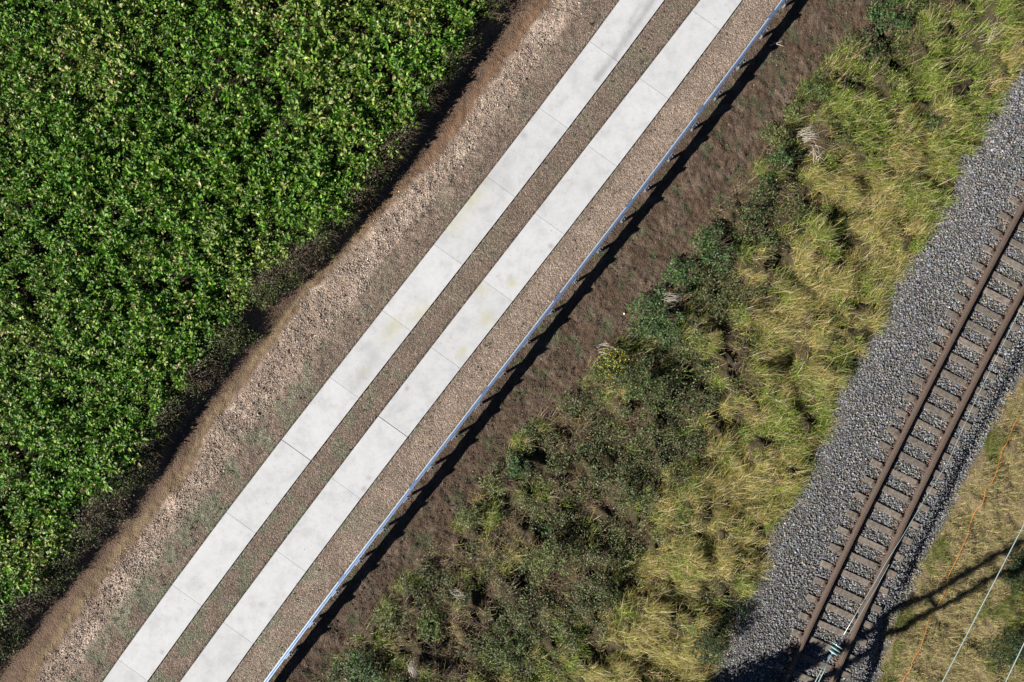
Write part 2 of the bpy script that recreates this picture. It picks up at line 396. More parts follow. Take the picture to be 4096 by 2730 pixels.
def leaves(P, az, L, wd_, e0, e1, col, fold=.25, roll=None):
    n = len(L); s = [0, .25, .62, 1.0]; wf = [.25, .95, .85, .12]
    x = np.zeros(n); zz = np.zeros(n); rows = []; prev = 0
    ca, sa = np.cos(az), np.sin(az)
    if roll is None: roll = rng.normal(0, .35, n)
    for i, si in enumerate(s):
        if i:
            e = e0 + (e1 - e0) * (si + prev) / 2; d = (si - prev) * L
            x = x + np.cos(e) * d; zz = zz + np.sin(e) * d; prev = si
        hw = wd_ * wf[i] / 2 * (1 + rng.normal(0, .12, n))
        c = np.stack([P[:, 0] + ca * x, P[:, 1] + sa * x, P[:, 2] + zz], -1)
        off = np.stack([-sa * hw * np.cos(roll), ca * hw * np.cos(roll), hw * np.sin(roll)], -1)
        up = np.zeros((n, 3)); up[:, 2] = hw * fold
        rows += [c - off + up, c, c + off + up]
    V = np.stack(rows, 1).reshape(-1, 3); b = (np.arange(n) * 12)[:, None]
    Q = np.concatenate([b + np.array([[3 * i + j, 3 * i + j + 1, 3 * i + j + 4, 3 * i + j + 3]]) for i in range(3) for j in range(2)], 0)
    return V, Q, np.repeat(col, 12, 0)
ph = (1 + 5 ** .5) / 2
ICO = np.array([(-1, ph, 0), (1, ph, 0), (-1, -ph, 0), (1, -ph, 0), (0, -1, ph), (0, 1, ph), (0, -1, -ph), (0, 1, -ph), (ph, 0, -1), (ph, 0, 1), (-ph, 0, -1), (-ph, 0, 1)]) / math.hypot(1, ph)
ICF = np.array([(0,11,5),(0,5,1),(0,1,7),(0,7,10),(0,10,11),(1,5,9),(5,11,4),(11,10,2),(10,7,6),(7,1,8),(3,9,4),(3,4,2),(3,2,6),(3,6,8),(3,8,9),(4,9,5),(2,4,11),(6,2,10),(8,6,7),(9,8,1)])
OCT = np.array([(1,0,0),(-1,0,0),(0,1,0),(0,-1,0),(0,0,1),(0,0,-1)], float)
OCF = np.array([(0,2,4),(2,1,4),(1,3,4),(3,0,4),(2,0,5),(1,2,5),(3,1,5),(0,3,5)])
def stones(P, r, col, base=ICO, faces=ICF, flat=.7, jit=.22):
    n = len(r); m = len(base)
    V = base[None] * (1 + rng.normal(0, jit, (n, m, 1)))
    V = V * np.stack([U(n, .75, 1.35), U(n, .65, 1.0), U(n, flat - .15, flat + .2)], -1)[:, None]
    a = U(n, 0, 6.28); b = rng.normal(0, .5, n)
    ca, sa, cb, sb = np.cos(a)[:, None], np.sin(a)[:, None], np.cos(b)[:, None], np.sin(b)[:, None]
    x, y, z_ = V[..., 0], V[..., 1], V[..., 2]
    x, z_ = x * cb - z_ * sb, x * sb + z_ * cb
    V = np.stack([x * ca - y * sa, x * sa + y * ca, z_], -1) * r[:, None, None] + P[:, None]
    Q = (np.arange(n) * m)[:, None, None] + faces[None]
    return V.reshape(-1, 3), Q.reshape(-1, 3), np.repeat(col, m, 0)
def join(parts):
    V = []; Q = []; Cc = []; n = 0
    for v, q, c in parts:
        V.append(v); Q.append(q + n); Cc.append(c); n += len(v)
    return np.concatenate(V), np.concatenate(Q), np.concatenate(Cc)
def pick(n, pal, p=None, var=.2):
    pal = np.array(pal); i = rng.choice(len(pal), n, p=p)
    return pal[i] * (1 + rng.normal(0, var, (n, 1))).clip(.4, 1.8) * (1 + rng.normal(0, .06, (n, 3)))

# -- the beet crop: rosettes of broad leaves
def crop():
    sx, sy = .27, .27
    xs = np.arange(-20, 8, sx); ys = np.arange(-14.5, 14.5, sy)
    X, Y = [a.ravel() for a in np.meshgrid(xs, ys)]
    X = X + rng.normal(0, .09, len(X)); Y = Y + rng.normal(0, .09, len(Y))
    t, w, z = zones(X, Y)
    k = w < z['F'] + .24 + (fbm(X, Y, .5, 81) - .5) * .6; X, Y = X[k], Y[k]
    k = fbm(X, Y, .35, 83, 2) + U(len(X), -.15, .15) > .27; X, Y = X[k], Y[k]
    n = len(X); z0 = hgt(X, Y); size = U(n, .75, 1.2) * (.8 + .4 * vn(X, Y, 1.2, 84))
    per = 44; tot = n * per
    ci = np.repeat(np.arange(n), per); az = U(tot, 0, 6.28)
    lay = U(tot)                                             # 0 inner upright, 1 outer flat
    r = (.02 + .20 * lay) * size[ci]
    hh = (.13 + .28 * (1 - lay) + U(tot, -.07, .11)) * size[ci]
    P = np.stack([X[ci] + np.cos(az) * r, Y[ci] + np.sin(az) * r, z0[ci] + hh], -1)
    az2 = az + rng.normal(0, .5, tot)
    L = U(tot, .08, .16) * size[ci]; wd_ = L * U(tot, .38, .66)
    e0 = (1.05 - .7 * lay) + rng.normal(0, .35, tot); e1 = e0 - U(tot, .4, 1.5)
    tone = fbm(X, Y, 2.2, 86)[ci]; pt = sstep(tone + rng.normal(0, .1, tot), .5, .66)[:, None]
    cg = pick(tot, [(.07, .19, .010), (.105, .26, .013), (.045, .13, .010), (.17, .32, .025)], [.3, .33, .17, .2], .28)
    cy = pick(tot, [(.26, .31, .06), (.36, .38, .14), (.18, .28, .035), (.46, .43, .24)], [.35, .2, .35, .1], .25)
    sel = (U(tot)[:, None] < (.16 + .5 * pt)); cc = np.where(sel, cy, cg)
    dead = U(tot) < .015; cc[dead] = (.38, .26, .12)
    V, Q, cl = leaves(P, az2, L, wd_, e0, e1, cc, .3)
    # pale leaf stalks from the crown of each plant
    j = U(tot) < .3
    sp = np.stack([X[ci][j], Y[ci][j], z0[ci][j] + .03], -1)
    v2, q2, c2 = blades(sp, az[j], hh[j] * 1.25, np.full(j.sum(), .011), U(j.sum(), 1.0, 1.45), U(j.sum(), .7, 1.2), pick(j.sum(), [(.22, .30, .08)], None, .2))
    V, Q, cl = join([(V, Q, cl), (v2, q2, c2)])
    tag(mesh_np('beet_crop', V, Q, M_crop, cl), 'dense dark green leafy beet crop filling the field on the left', 'crop', kind='stuff')
crop()

# -- dark weeds on the bank along the field
def bank():
    n = 5200; tq = U(n, -22, 22); f = U(n); 
    w = (cF(tq) + .2) * (1 - .72 * f) + cE(tq) * .72 * f + rng.normal(0, .09, n)
    X = tq * DX + w * NX; Y = tq * DY + w * NY
    k = (np.abs(X) < MX) & (np.abs(Y) < MY) & (fbm(X, Y, .7, 91) > .36 + .4 * np.maximum(0, f - .5)); X, Y, f = X[k], Y[k], f[k]
    n = len(X); z0 = hgt(X, Y)
    per = 9; ci = np.repeat(np.arange(n), per); tot = n * per
    hgt_ = (.55 - .42 * f[ci].clip(0, 1)) * U(tot, .6, 1.2) + .08
    P = np.stack([X[ci] + rng.normal(0, .04, tot), Y[ci] + rng.normal(0, .04, tot), z0[ci]], -1)
    cs = pick(tot, [(.14, .10, .07), (.08, .06, .045), (.26, .20, .14), (.08, .09, .04)], None, .3)
    V, Q, cl = blades(P, U(tot, 0, 6.28), hgt_, np.full(tot, .009), U(tot, .8, 1.5), U(tot, .1, 1.2), cs)
    per = 26; ci = np.repeat(np.arange(n), per); tot = n * per
    P = np.stack([X[ci] + rng.normal(0, .09, tot), Y[ci] + rng.normal(0, .09, tot), z0[ci] + U(tot, .02, .5) * (1 - .75 * f[ci].clip(0, 1))], -1)
    tone = fbm(X, Y, .9, 93)[ci]; g = (tone + rng.normal(0, .08, tot) > .5)[:, None]
    cc = np.where(g, pick(tot, [(.05, .11, .02), (.11, .17, .03), (.18, .23, .06)], None, .25), pick(tot, [(.07, .05, .036), (.14, .095, .062), (.05, .055, .025), (.24, .17, .11)], None, .3))
    v2, q2, c2 = leaves(P, U(tot, 0, 6.28), U(tot, .03, .075), U(tot, .015, .035), rng.normal(.3, .5, tot), rng.normal(-.3, .5, tot), cc)
    V, Q, cl = join([(V, Q, cl), (v2, q2, c2)])
    tag(mesh_np('bank_weeds', V, Q, M_leaf, cl), 'dark dried weeds on the shaded bank between the crop and the dirt strip', 'weeds', kind='stuff')
bank()

# -- verge vegetation: species by place
PATCH = [  # px, py, radius px, kind    (photograph pixels)
 (2610,1900,330,'bramble'),(2180,2520,230,'bramble'),(2520,2260,200,'bramble'),(2790,1560,180,'bramble'),(1750,2350,150,'bramble'),(2400,2450,180,'bramble'),(3010,850,150,'bramble'),(2880,1050,120,'bramble'),(2950,2480,150,'dark'),(2110,2340,110,'dark'),(2800,2560,120,'bramble'),(3180,420,110,'brownherb'),
 (2830,1020,85,'teal'),(2620,1290,110,'teal'),(2720,1110,60,'teal'),(3140,620,90,'teal'),(3270,370,60,'teal'),(2070,1870,60,'teal'),(1440,2680,110,'teal'),(3570,60,120,'teal'),(3060,700,60,'teal'),
 (2260,1700,130,'brown'),(2960,1400,150,'brown'),(2190,2310,100,'brown'),(1800,2260,110,'brown'),(2330,2000,140,'brown'),(3250,560,110,'brown'),(2960,760,110,'brown'),(2060,2130,110,'brown'),(1980,1950,110,'brown'),(2540,1730,90,'brown'),(2250,2330,140,'brown'),(1900,2440,110,'brown'),(2560,2080,90,'brown'),(1680,2560,120,'brown'),(1800,2680,110,'brown'),
 (3400,700,220,'dry'),(3250,1100,260,'dry'),(3100,1330,240,'dry'),(3500,930,160,'dry'),(2880,1720,180,'dry'),(2780,2050,200,'dry'),(3050,1950,190,'dry'),(2600,2380,200,'dry'),(2480,2560,150,'dry'),(3010,2230,140,'dry'),(3700,520,160,'dry'),(4040,200,150,'dry'),(3350,250,80,'dry'),(2930,2000,120,'dry'),(2720,2640,110,'dry'),(2500,2660,120,'dry'),
 (3900,120,300,'green'),(3760,330,200,'green'),(3480,420,170,'green'),(3330,880,120,'green'),(3480,1150,120,'green'),(3380,1450,110,'green'),(3150,1700,140,'green'),(2900,1850,120,'green'),(3180,1180,100,'green'),(3000,2100,120,'green'),(2480,2480,90,'green'),(3380,1250,80,'green'),(3650,760,80,'green'),
]
KINDS = ['dry', 'green', 'bramble', 'brown', 'teal', 'dark', 'brownherb']
def species(X, Y):
    t, w, z = zones(X, Y); q = (w - z['S']) / np.maximum(z['V'] - z['S'], .3)
    Wt = np.zeros((len(KINDS), len(X)))
    Wt[0] = .22 + .4 * sstep(q, .4, .8); Wt[1] = .47 + .12 * sstep(q, .3, .7) + .2 * sstep(Y, 2, 7); Wt[2] = .46 * (1 - sstep(q, .3, .6)) + .12; Wt[3] = .42 * (1 - sstep(q, .3, .7)) + .14
    for px, py, r, k in PATCH:
        x, y = W(px, py); rr = r / 124 * .8
        Wt[KINDS.index(k)] += (1.1 if k in ('teal', 'dark') else .75) * np.exp(-((X - x) ** 2 + (Y - y) ** 2) / (rr * rr))
    for i in range(len(KINDS)): Wt[i] += 1.1 * (fbm(X, Y, .9, 100 + i * 3) - .5) + 1.1 * (vn(X, Y, .17, 120 + i) - .5) + (0 if i < 4 else -.1)
    return Wt.argmax(0), q
def verge():
    X, Y = scatter(26000); t, w, z = zones(X, Y)
    jj = (fbm(X, Y, .3, 131) - .5) * .5
    k = (w > z['S'] + jj + .05) & (w < z['V'] + jj * .6 + .02) & (seg_dist(X, Y, gul) > .16); X, Y = X[k], Y[k]
    sp, q = species(X, Y); z0 = hgt(X, Y); G_ = []; L_ = []
    kk = (fbm(X, Y, .45, 139, 3) + U(len(X), -.12, .12) > .4) | (sp == 2) | (sp == 4); X, Y, sp, q, z0 = X[kk], Y[kk], sp[kk], q[kk], z0[kk]
    print('verge plants', len(X))
    flow = 6.28 * fbm(X, Y, 3.0, 133)
    def bl(idx, per, Lr, wr, e0r, e1r, pal, spread=.12, dirv=1.1, p=None):
        ci = np.repeat(idx, per); n = len(ci)
        P = np.stack([X[ci] + rng.normal(0, spread, n), Y[ci] + rng.normal(0, spread, n), z0[ci] - .02], -1)
        az = .6 + .9 * (flow[ci] - 3.14) * .6 + rng.normal(0, dirv, n)
        sc = .5 + .8 * vn(X, Y, .4, 135)[ci]
        G_.append(blades(P, az, U(n, *Lr) * sc, U(n, *wr), U(n, *e0r), U(n, *e1r), pick(n, pal, p, .22)))
    def lf(idx, per, hr, Lr, wr, pal, spread=.12, p=None):
        ci = np.repeat(idx, per); n = len(ci); sc = (.5 + vn(X, Y, .6, 137))[ci]
        a = U(n, 0, 6.28); r = np.sqrt(U(n)) * spread * 1.7
        hh = hr[0] + (hr[1] - hr[0]) * U(n) * np.sqrt(np.maximum(0, 1 - (r / (spread * 2)) ** 2))
        P = np.stack([X[ci] + np.cos(a) * r, Y[ci] + np.sin(a) * r, z0[ci] + hh * sc], -1)
        L_.append(leaves(P, U(n, 0, 6.28), U(n, *Lr), U(n, *wr), rng.normal(.25, .5, n), rng.normal(-.3, .45, n), pick(n, pal, p, .25)))
    I = [np.where(sp == i)[0] for i in range(len(KINDS))]
    DRY = [(.47, .39, .12), (.33, .29, .07), (.68, .57, .25), (.12, .16, .02), (.36, .25, .12), (.21, .26, .035)]
    GRN = [(.13, .22, .018), (.23, .31, .03), (.055, .11, .012), (.40, .42, .11), (.17, .26, .025), (.30, .27, .09)]
    BRN = [(.25, .17, .12), (.15, .10, .07), (.36, .27, .20), (.09, .065, .045)]
    BRM = [(.055, .09, .022), (.10, .145, .04), (.025, .045, .012), (.20, .235, .10), (.16, .105, .065)]
    bl(I[0], 52, (.2, .5), (.005, .010), (.5, 1.3), (-.6, .4), DRY, dirv=1.0)
    bl(I[1], 48, (.15, .42), (.006, .012), (.5, 1.4), (-.5, .6), GRN, dirv=1.2); lf(I[1], 10, (.05, .3), (.03, .06), (.015, .03), GRN)
    gr2 = np.concatenate([I[0], I[1]]); bl(gr2, 2, (.35, .7), (.006, .009), (.5, 1.2), (-.2, .5), [(.75, .66, .40), (.6, .5, .28), (.5, .42, .3)], dirv=.7)
    bl(I[2], 5, (.2, .5), (.006, .01), (.5, 1.3), (-.6, .5), BRN + GRN[:1]); lf(I[2], 42, (.05, .36), (.03, .07), (.018, .045), BRM)
    bl(I[3], 20, (.2, .55), (.005, .010), (.3, 1.2), (-.7, .4), BRN + DRY[:1], dirv=1.6); lf(I[3], 12, (.02, .2), (.02, .05), (.012, .03), BRN + BRM[:2])
    bl(I[4], 6, (.2, .4), (.008, .014), (.7, 1.3), (-.2, .6), GRN); lf(I[4], 44, (.05, .4), (.035, .08), (.025, .05), [(.055, .12, .035), (.085, .17, .045), (.035, .08, .025), (.13, .20, .07)])
    bl(I[5], 4, (.1, .3), (.006, .01), (.3, 1.2), (-.7, .4), BRN); lf(I[5], 26, (.0, .16), (.03, .06), (.018, .035), [(.025, .045, .018), (.04, .03, .02)])
    bl(I[6], 14, (.2, .5), (.005, .010), (.3, 1.2), (-.7, .4), BRN, dirv=1.6); lf(I[6], 26, (.05, .3), (.02, .05), (.012, .03), BRN + BRM)
    V, Q, cl = join(G_); tag(mesh_np('verge_grass', V, Q, M_grass, cl), 'tangled dry and green grass on the verge between the bare soil and the ballast', 'grass', kind='stuff')
    V, Q, cl = join(L_); tag(mesh_np('verge_undergrowth', V, Q, M_leaf, cl), 'low brambles and leafy weeds covering the verge beside the bare soil', 'undergrowth', kind='stuff')
verge()

def right_grass():
    X, Y = scatter(60000); t, w, z = zones(X, Y); jj = (fbm(X, Y, .3, 151) - .5) * .5
    k = w > z['Q'] + jj; X, Y = X[k], Y[k]; z0 = hgt(X, Y); t, w, z = zones(X, Y)
    cx, cy = W(4100, 2600); c2x, c2y = W(4120, 2330)
    g = np.exp(-((X - cx) ** 2 + (Y - cy) ** 2) / 2.6) + np.exp(-((X - c2x) ** 2 + (Y - c2y) ** 2) / .9) + .9 * np.exp(-((w - z['Q'] - .15) / .3) ** 2) + 1.5 * (fbm(X, Y, .7, 153) - .5)
    isg = g > .72
    def b(m, per, Lr, pal, e1=(-.6, .2)):
        ci = np.repeat(np.where(m)[0], per); n = len(ci)
        P = np.stack([X[ci] + rng.normal(0, .05, n), Y[ci] + rng.normal(0, .05, n), z0[ci] - .01], -1)
        return blades(P, .5 + rng.normal(0, 1.3, n), U(n, *Lr), U(n, .005, .011), U(n, .4, 1.3), U(n, *e1), pick(n, pal, None, .22))
    V, Q, cl = join([b(~isg, 16, (.1, .28), [(.50, .42, .20), (.38, .32, .14), (.6, .5, .28), (.26, .27, .08), (.34, .25, .14), (.2, .22, .06)]), b(isg, 26, (.12, .34), [(.13, .17, .035), (.2, .22, .05), (.08, .12, .025), (.3, .27, .1)], (-.3, .5))])
    tag(mesh_np('trackside_grass', V, Q, M_grass, cl), 'short straw coloured and green grass right of the ballast', 'grass', kind='stuff')
right_grass()

# -- ballast stones, shoulder stones, clods and small weeds
def ballast():
    X, Y = scatter(760000); t, w, z = zones(X, Y); jj = (fbm(X, Y, .25, 161) - .5) * .25
    k = (w > z['V'] + jj - .02) & (w < z['Q'] + jj + .03); X, Y, w_ = X[k], Y[k], w[k]; print('ballast', len(X))
    n = len(X); P = np.stack([X, Y, hgt(X, Y) + rng.normal(.003, .012, n)], -1)
    t, w, z = zones(X, Y); rust = np.exp(-(np.minimum(np.abs(w - cKL(t)), np.abs(w - cKR(t))) / .22) ** 2)
    cc = pick(n, [(.14, .143, .155), (.19, .195, .21), (.30, .305, .325), (.10, .10, .105), (.20, .205, .15), (.28, .20, .145)], [.29, .27, .11, .15, .14, .04], .17)
    m = U(n) < rust * .65; cc[m] = pick(m.sum(), [(.14, .085, .06), (.2, .12, .08)], None, .25)
    V, Q, cl = stones(P, .013 + .023 * U(n) ** 1.4, cc, flat=.75)
    tag(mesh_np('ballast_stones', V, Q, M_stone, cl), 'grey crushed stone ballast around the railway track', 'ballast', kind='stuff')
ballast()
def shoulder():
    X, Y = scatter(620000); t, w, z = zones(X, Y); jj = (fbm(X, Y, .5, 171) - .5) * .6
    inn = ((w > z['L1'] - .03) & (w < z['L2'] + .03)) | ((w > z['R1'] - .03) & (w < z['R2'] + .03))
    coarse = sstep(w + jj, z['B'] + .05, z['B'] + .25) * (1 - sstep(w + jj, z['L1'] - 1.1, z['L1'] - .7))
    lump = .35 + .9 * sstep(fbm(X, Y, .6, 172), .4, .6)
    dens = coarse * lump + .22 * ((w > z['B'] - .1) & (w < z['G'] + .05)) + .25 * np.exp(-((w - z['G']) / .25) ** 2) * .6
    k = (U(len(X)) < dens * .9) & ~inn & (w < z['G'] + .1); X, Y = X[k], Y[k]; coarse = coarse[k]; print('shoulder', len(X))
    n = len(X); P = np.stack([X, Y, hgt(X, Y) + .003], -1)
    r = np.where(U(n) < coarse, U(n, .010, .030), U(n, .006, .014)); big = U(n) < .02 * coarse; r[big] = U(big.sum(), .03, .05)
    cc = pick(n, [(.38, .30, .245), (.27, .21, .165), (.5, .42, .345), (.16, .125, .10), (.26, .26, .22), (.56, .5, .43)], [.3, .27, .13, .15, .11, .04], .2)
    V, Q, cl = stones(P, r, cc, OCT, OCF, .6, .25)
    tag(mesh_np('gravel_stones', V, Q, M_stone, cl), 'loose beige gravel and rubble along both concrete strips', 'gravel', kind='stuff')
shoulder()
def soil():
    X, Y = scatter(330000); t, w, z = zones(X, Y)
    k = (w > z['G'] - .1) & (w < z['S'] + .5); X, Y = X[k], Y[k]; n = len(X)
    k = fbm(X, Y, .3, 181, 4) + U(n, -.2, .2) > .38; X, Y = X[k], Y[k]; n = len(X); print('clods', n)
    r = .007 + .024 * U(n) ** 4; P = np.stack([X, Y, hgt(X, Y)], -1)
    cc = pick(n, [(.095, .068, .05), (.14, .104, .078), (.065, .048, .036), (.19, .148, .113)], [.4, .3, .2, .1], .2); m = U(n) < .008; cc[m] = (.42, .37, .31)
    V, Q, cl = stones(P, r, cc, OCT, OCF, .7, .25)
    tag(mesh_np('soil_clods', V, Q, M_stone, cl), 'dark brown crumbly soil clods right of the guardrail', 'soil', kind='stuff')
    # grit on the slabs
    X, Y = scatter(60000); t, w, z = zones(X, Y)
    on = ((w > z['L1'] + .01) & (w < z['L2'] - .01)) | ((w > z['R1'] + .01) & (w < z['R2'] - .01)); e = np.minimum(np.minimum(np.abs(w - z['L1']), np.abs(w - z['L2'])), np.minimum(np.abs(w - z['R1']), np.abs(w - z['R2'])))
    pr = .02 + .3 * np.exp(-(e / .035)) + .22 * (np.abs(w - z['L1']) < .5) * (t < -5) * sstep(fbm(X, Y, .8, 195), .45, .6) * np.exp(-np.abs(w - z['L1']) / .2)
    k = on & (U(len(X)) < pr); X, Y = X[k], Y[k]; n = len(X)
    V, Q, cl = stones(np.stack([X, Y, np.full(n, .031)], -1), U(n, .005, .013), pick(n, [(.2, .16, .13), (.1, .085, .07), (.3, .26, .22)], None, .2), OCT, OCF, .6, .25)
    tag(mesh_np('slab_grit', V, Q, M_stone, cl), 'fine dark grit and crumbs lying on the concrete slabs', 'grit', kind='stuff')
    # sparse small weeds
    X, Y = scatter(30000); t, w, z = zones(X, Y)
    soilm = (w > z['G'] + .1) & (w < z['S'] + .2) & (fbm(X, Y, .5, 183, 4) > .5)
    stm = (w > z['B'] + .3) & (w < z['L1'] - .1) & (fbm(X, Y, .5, 185, 4) > .58 - .05 * sstep(-t, 0, 8)) & (U(len(X)) < .4)
    midm = (((w > z['L2'] + .05) & (w < z['R1'] - .05)) | ((w > z['R2'] + .05) & (w < z['G']))) & (fbm(X, Y, .4, 187, 3) > .62) & (U(len(X)) < .3)
    m = soilm | stm | midm; X, Y = X[m], Y[m]; per = 7; ci = np.repeat(np.arange(len(X)), per); n = len(ci)
    P = np.stack([X[ci] + rng.normal(0, .012, n), Y[ci] + rng.normal(0, .012, n), hgt(X, Y)[ci] + .008], -1)
    V, Q, cl = leaves(P, U(n, 0, 6.28), U(n, .02, .06), U(n, .01, .022), U(n, .1, .9), U(n, -.5, .3), pick(n, [(.045, .065, .025), (.08, .10, .045), (.035, .05, .025), (.11, .12, .07)], None, .25))
    tag(mesh_np('seedling_weeds', V, Q, M_leaf, cl), 'tiny grey-green seedlings scattered over the bare soil and gravel', 'weeds', kind='stuff')
soil()

# ------------------------------------------------------------------ concrete slabs
jl = [(2359,168),(2156,433),(1947,708),(1738,980),(1531,1244),(1321,1511),(1126,1758),(906,2049),(691,2340),(476,2639)]
jr = [(2776,49),(2556,314),(2347,581),(2141,856),(1935,1125),(1726,1392),(1514,1665),(1327,1913),(1103,2200),(897,2491)]
stains = [(1870,790,60,40,.5,'s'),(1905,740,40,90,.3,'s'),(1945,720,40,40,.3,'d'),(1810,900,50,40,.35,'s'),(1690,1260,45,40,.45,'s'),(1560,1330,60,30,.3,'s'),(1670,1400,25,30,.3,'d'),(1945,1275,35,30,.55,'s'),(1930,1160,30,30,.4,'s'),(1850,1405,25,15,.7,'s'),(2050,1130,20,20,.6,'s'),(2205,985,12,12,.7,'d'),(2040,1110,14,10,.5,'d'),(2095,540,14,14,.6,'d'),(2225,530,18,14,.5,'d'),(1440,1520,45,30,.35,'d'),(1465,1490,25,15,.5,'s'),(1480,1450,60,25,.25,'d'),(1580,1300,40,50,.2,'s'),(2050,1300,40,30,.2,'d'),(1628,1555,10,8,.9,'d'),(1455,1955,12,8,.8,'d'),(1475,1915,10,10,.5,'d'),(1050,2420,14,12,.5,'d'),(1085,2462,8,8,.7,'d'),(1850,480,40,40,.2,'d'),(2000,690,60,40,.2,'d'),(2420,430,70,60,.2,'d'),(650,2610,10,10,.6,'d'),(2040,640,50,30,.2,'d'),(2185,1080,50,40,.2,'d')]
streaks = [([(2610,0),(2540,110),(2450,235),(2390,310)], 15, .75), ([(2560,20),(2520,90)], 8, .4), ([(2390,310),(2330,380)], 22, .2), ([(2620,40),(2570,110)], 5, .3)]
TOP = .028
def slab(tt0, tt1, ca, cb, label, strip, gap0, gap1):
    g0, g1 = tt0, tt1
    nl = 56; nw = 22
    a0, a1 = g0 + np.array([gap0, gap0]), g1 - np.array([gap1, gap1])     # t values at the two edges (a,b)
    s = np.linspace(0, 1, nl); u = np.linspace(0, 1, nw)
    ta = a0[0] + (a1[0] - a0[0]) * s; tb = a0[1] + (a1[1] - a0[1]) * s
    # straight sided slab between its own four corners
    wa = ca(a0[0]) + (ca(a1[0]) - ca(a0[0])) * s; wb = cb(a0[1]) + (cb(a1[1]) - cb(a0[1])) * s
    T = ta[:, None] * (1 - u) + tb[:, None] * u; Wd = wa[:, None] * (1 - u) + wb[:, None] * u
    X = T * DX + Wd * NX; Y = T * DY + Wd * NY
    ed = np.minimum(np.minimum(u, 1 - u)[None] * 1.08, np.minimum(s, 1 - s)[:, None] * 2.7)
    Z = TOP + rng.normal(0, .0012, 1)
    Z = Z * np.ones_like(X); cx, cy = X.mean(), Y.mean()
    V = np.stack([X, Y, Z], -1).reshape(-1, 3); id_ = np.arange(nl * nw).reshape(nl, nw)
    Q = np.stack([id_[:-1, :-1], id_[:-1, 1:], id_[1:, 1:], id_[1:, :-1]], -1).reshape(-1, 4)[:, ::-1]
    ring = np.concatenate([id_[:, 0], id_[-1, 1:], id_[-2::-1, -1], id_[0, -2:0:-1]])
    lo = V[ring].copy(); lo[:, 2] = TOP - .16; n0 = len(V); m = len(ring)
    V = np.concatenate([V, lo]); r2 = np.roll(ring, -1); b = n0 + np.arange(m); b2 = np.roll(b, -1)
    Q = np.concatenate([Q, np.stack([ring, r2, b2, b], -1)])
    px = 2048 + V[:, 0] * F / (H - TOP); py = 1365 - V[:, 1] * F / (H - TOP)
    st = np.zeros(len(V)); dk = np.zeros(len(V)); nn = .4 + 1.2 * fbm(V[:, 0], V[:, 1], .12, 191)
    for x, y, rx, ry, a, k in stains:
        dx, dy = px - x, py - y
        g = a * np.exp(-((dx * DX - dy * DY) ** 2 / max(rx, ry) ** 2 + (dx * NX - dy * NY) ** 2 / min(rx, ry) ** 2)) * nn
        if k == 's': st += g
        else: dk += g
    for P, r, a in streaks: dk += a * np.exp(-(seg_dist(px, py, np.array(P)) / r) ** 2) * nn
    V[:, 0] -= cx; V[:, 1] -= cy
    o = mesh_np('concrete_slab', V, Q, M_conc, attrs={'stain': (st * 1.1).clip(0, .8), 'dark': dk.clip(0, .8)})
    o.data.materials.append(M_side); mi = np.zeros(len(Q), np.int32); mi[-m:] = 1; o.data.polygons.foreach_set('material_index', mi)
    o.location = (cx, cy, 0); tag(o, label, 'slab', 'concrete slabs of the ' + strip + ' wheel strip', 'thing')
def tlist(jn, jw):
    # t values of each joint at the two edges of the strip
    r = []
    for p in jn:
        t0, w0 = tw(*W(*p)); r.append([t0, t0 + .028])
    r = np.array(r); d0 = r[0] - r[1]; d1 = r[-2] - r[-1]
    return np.concatenate([[r[0] + d0 * 2, r[0] + d0], r, [r[-1] - d1, r[-1] - 2 * d1]])
ordn = ['topmost', 'second', 'third', 'fourth', 'fifth', 'sixth', 'seventh', 'eighth', 'ninth', 'tenth', 'lowest']
extra = {'left': [' tyre streaked, cut by the top edge', ' with the end of the tyre streak', ' with two small dark spots', ' cloudy grey', ' with a yellowish stain', ' faint yellow patches', ' smudged, above the wide joint', ' clean, below the wide joint', ' clean, with few specks', ' speckled on its left side', ' cut by the bottom edge'],
         'right': [' cut by the top edge', ' pale and nearly unmarked', ' with faint grey clouding', ' dark spot at lower right', ' small rusty spot', ' with a round yellowish stain', ' above the wide dark joint', ' below the wide dark joint', ' with faint grey spots', ' dark spots near right edge', ' cut by the bottom edge']}
for jn, ca, cb, strip in ((jl, cL1, cL2, 'left'), (jr, cR1, cR2, 'right')):
    T = tlist(jn, None)
    for i in range(len(T) - 1):
        wide = {0: .007}
        big_top = (strip == 'left' and i == 8) or (strip == 'right' and i == 9); 
        k = i - 1
        if 0 <= k <= 10: lab = '%s concrete slab of the %s wheel strip,%s' % (ordn[k], strip, extra[strip][k])
        else: lab = 'concrete slab of the %s wheel strip, beyond the %s edge of the photo' % (strip, 'top' if k < 0 else 'bottom')
        # T runs downwards; slab between T[i] (upper) and T[i+1] (lower)
        up = .009 if ((strip == 'left' and k == 6 + 1) or (strip == 'right' and k == 6 + 1)) else .0035
        lo = .009 if ((strip == 'left' and k == 6) or (strip == 'right' and k == 6)) else .0035
        slab(T[i + 1], T[i], ca, cb, lab, strip, lo, up)

PAL = {'teal': [(.055, .12, .035), (.085, .17, .045), (.035, .08, .025), (.13, .20, .07), (.10, .10, .05)], 'olive': [(.11, .15, .04), (.16, .20, .06), (.07, .10, .025), (.24, .25, .10)],
       'bramble': [(.07, .11, .025), (.11, .15, .04), (.035, .06, .015), (.19, .22, .08)], 'dark': [(.025, .045, .015), (.035, .06, .02), (.06, .085, .03)], 'yellow': [(.08, .12, .03), (.13, .17, .04)]}

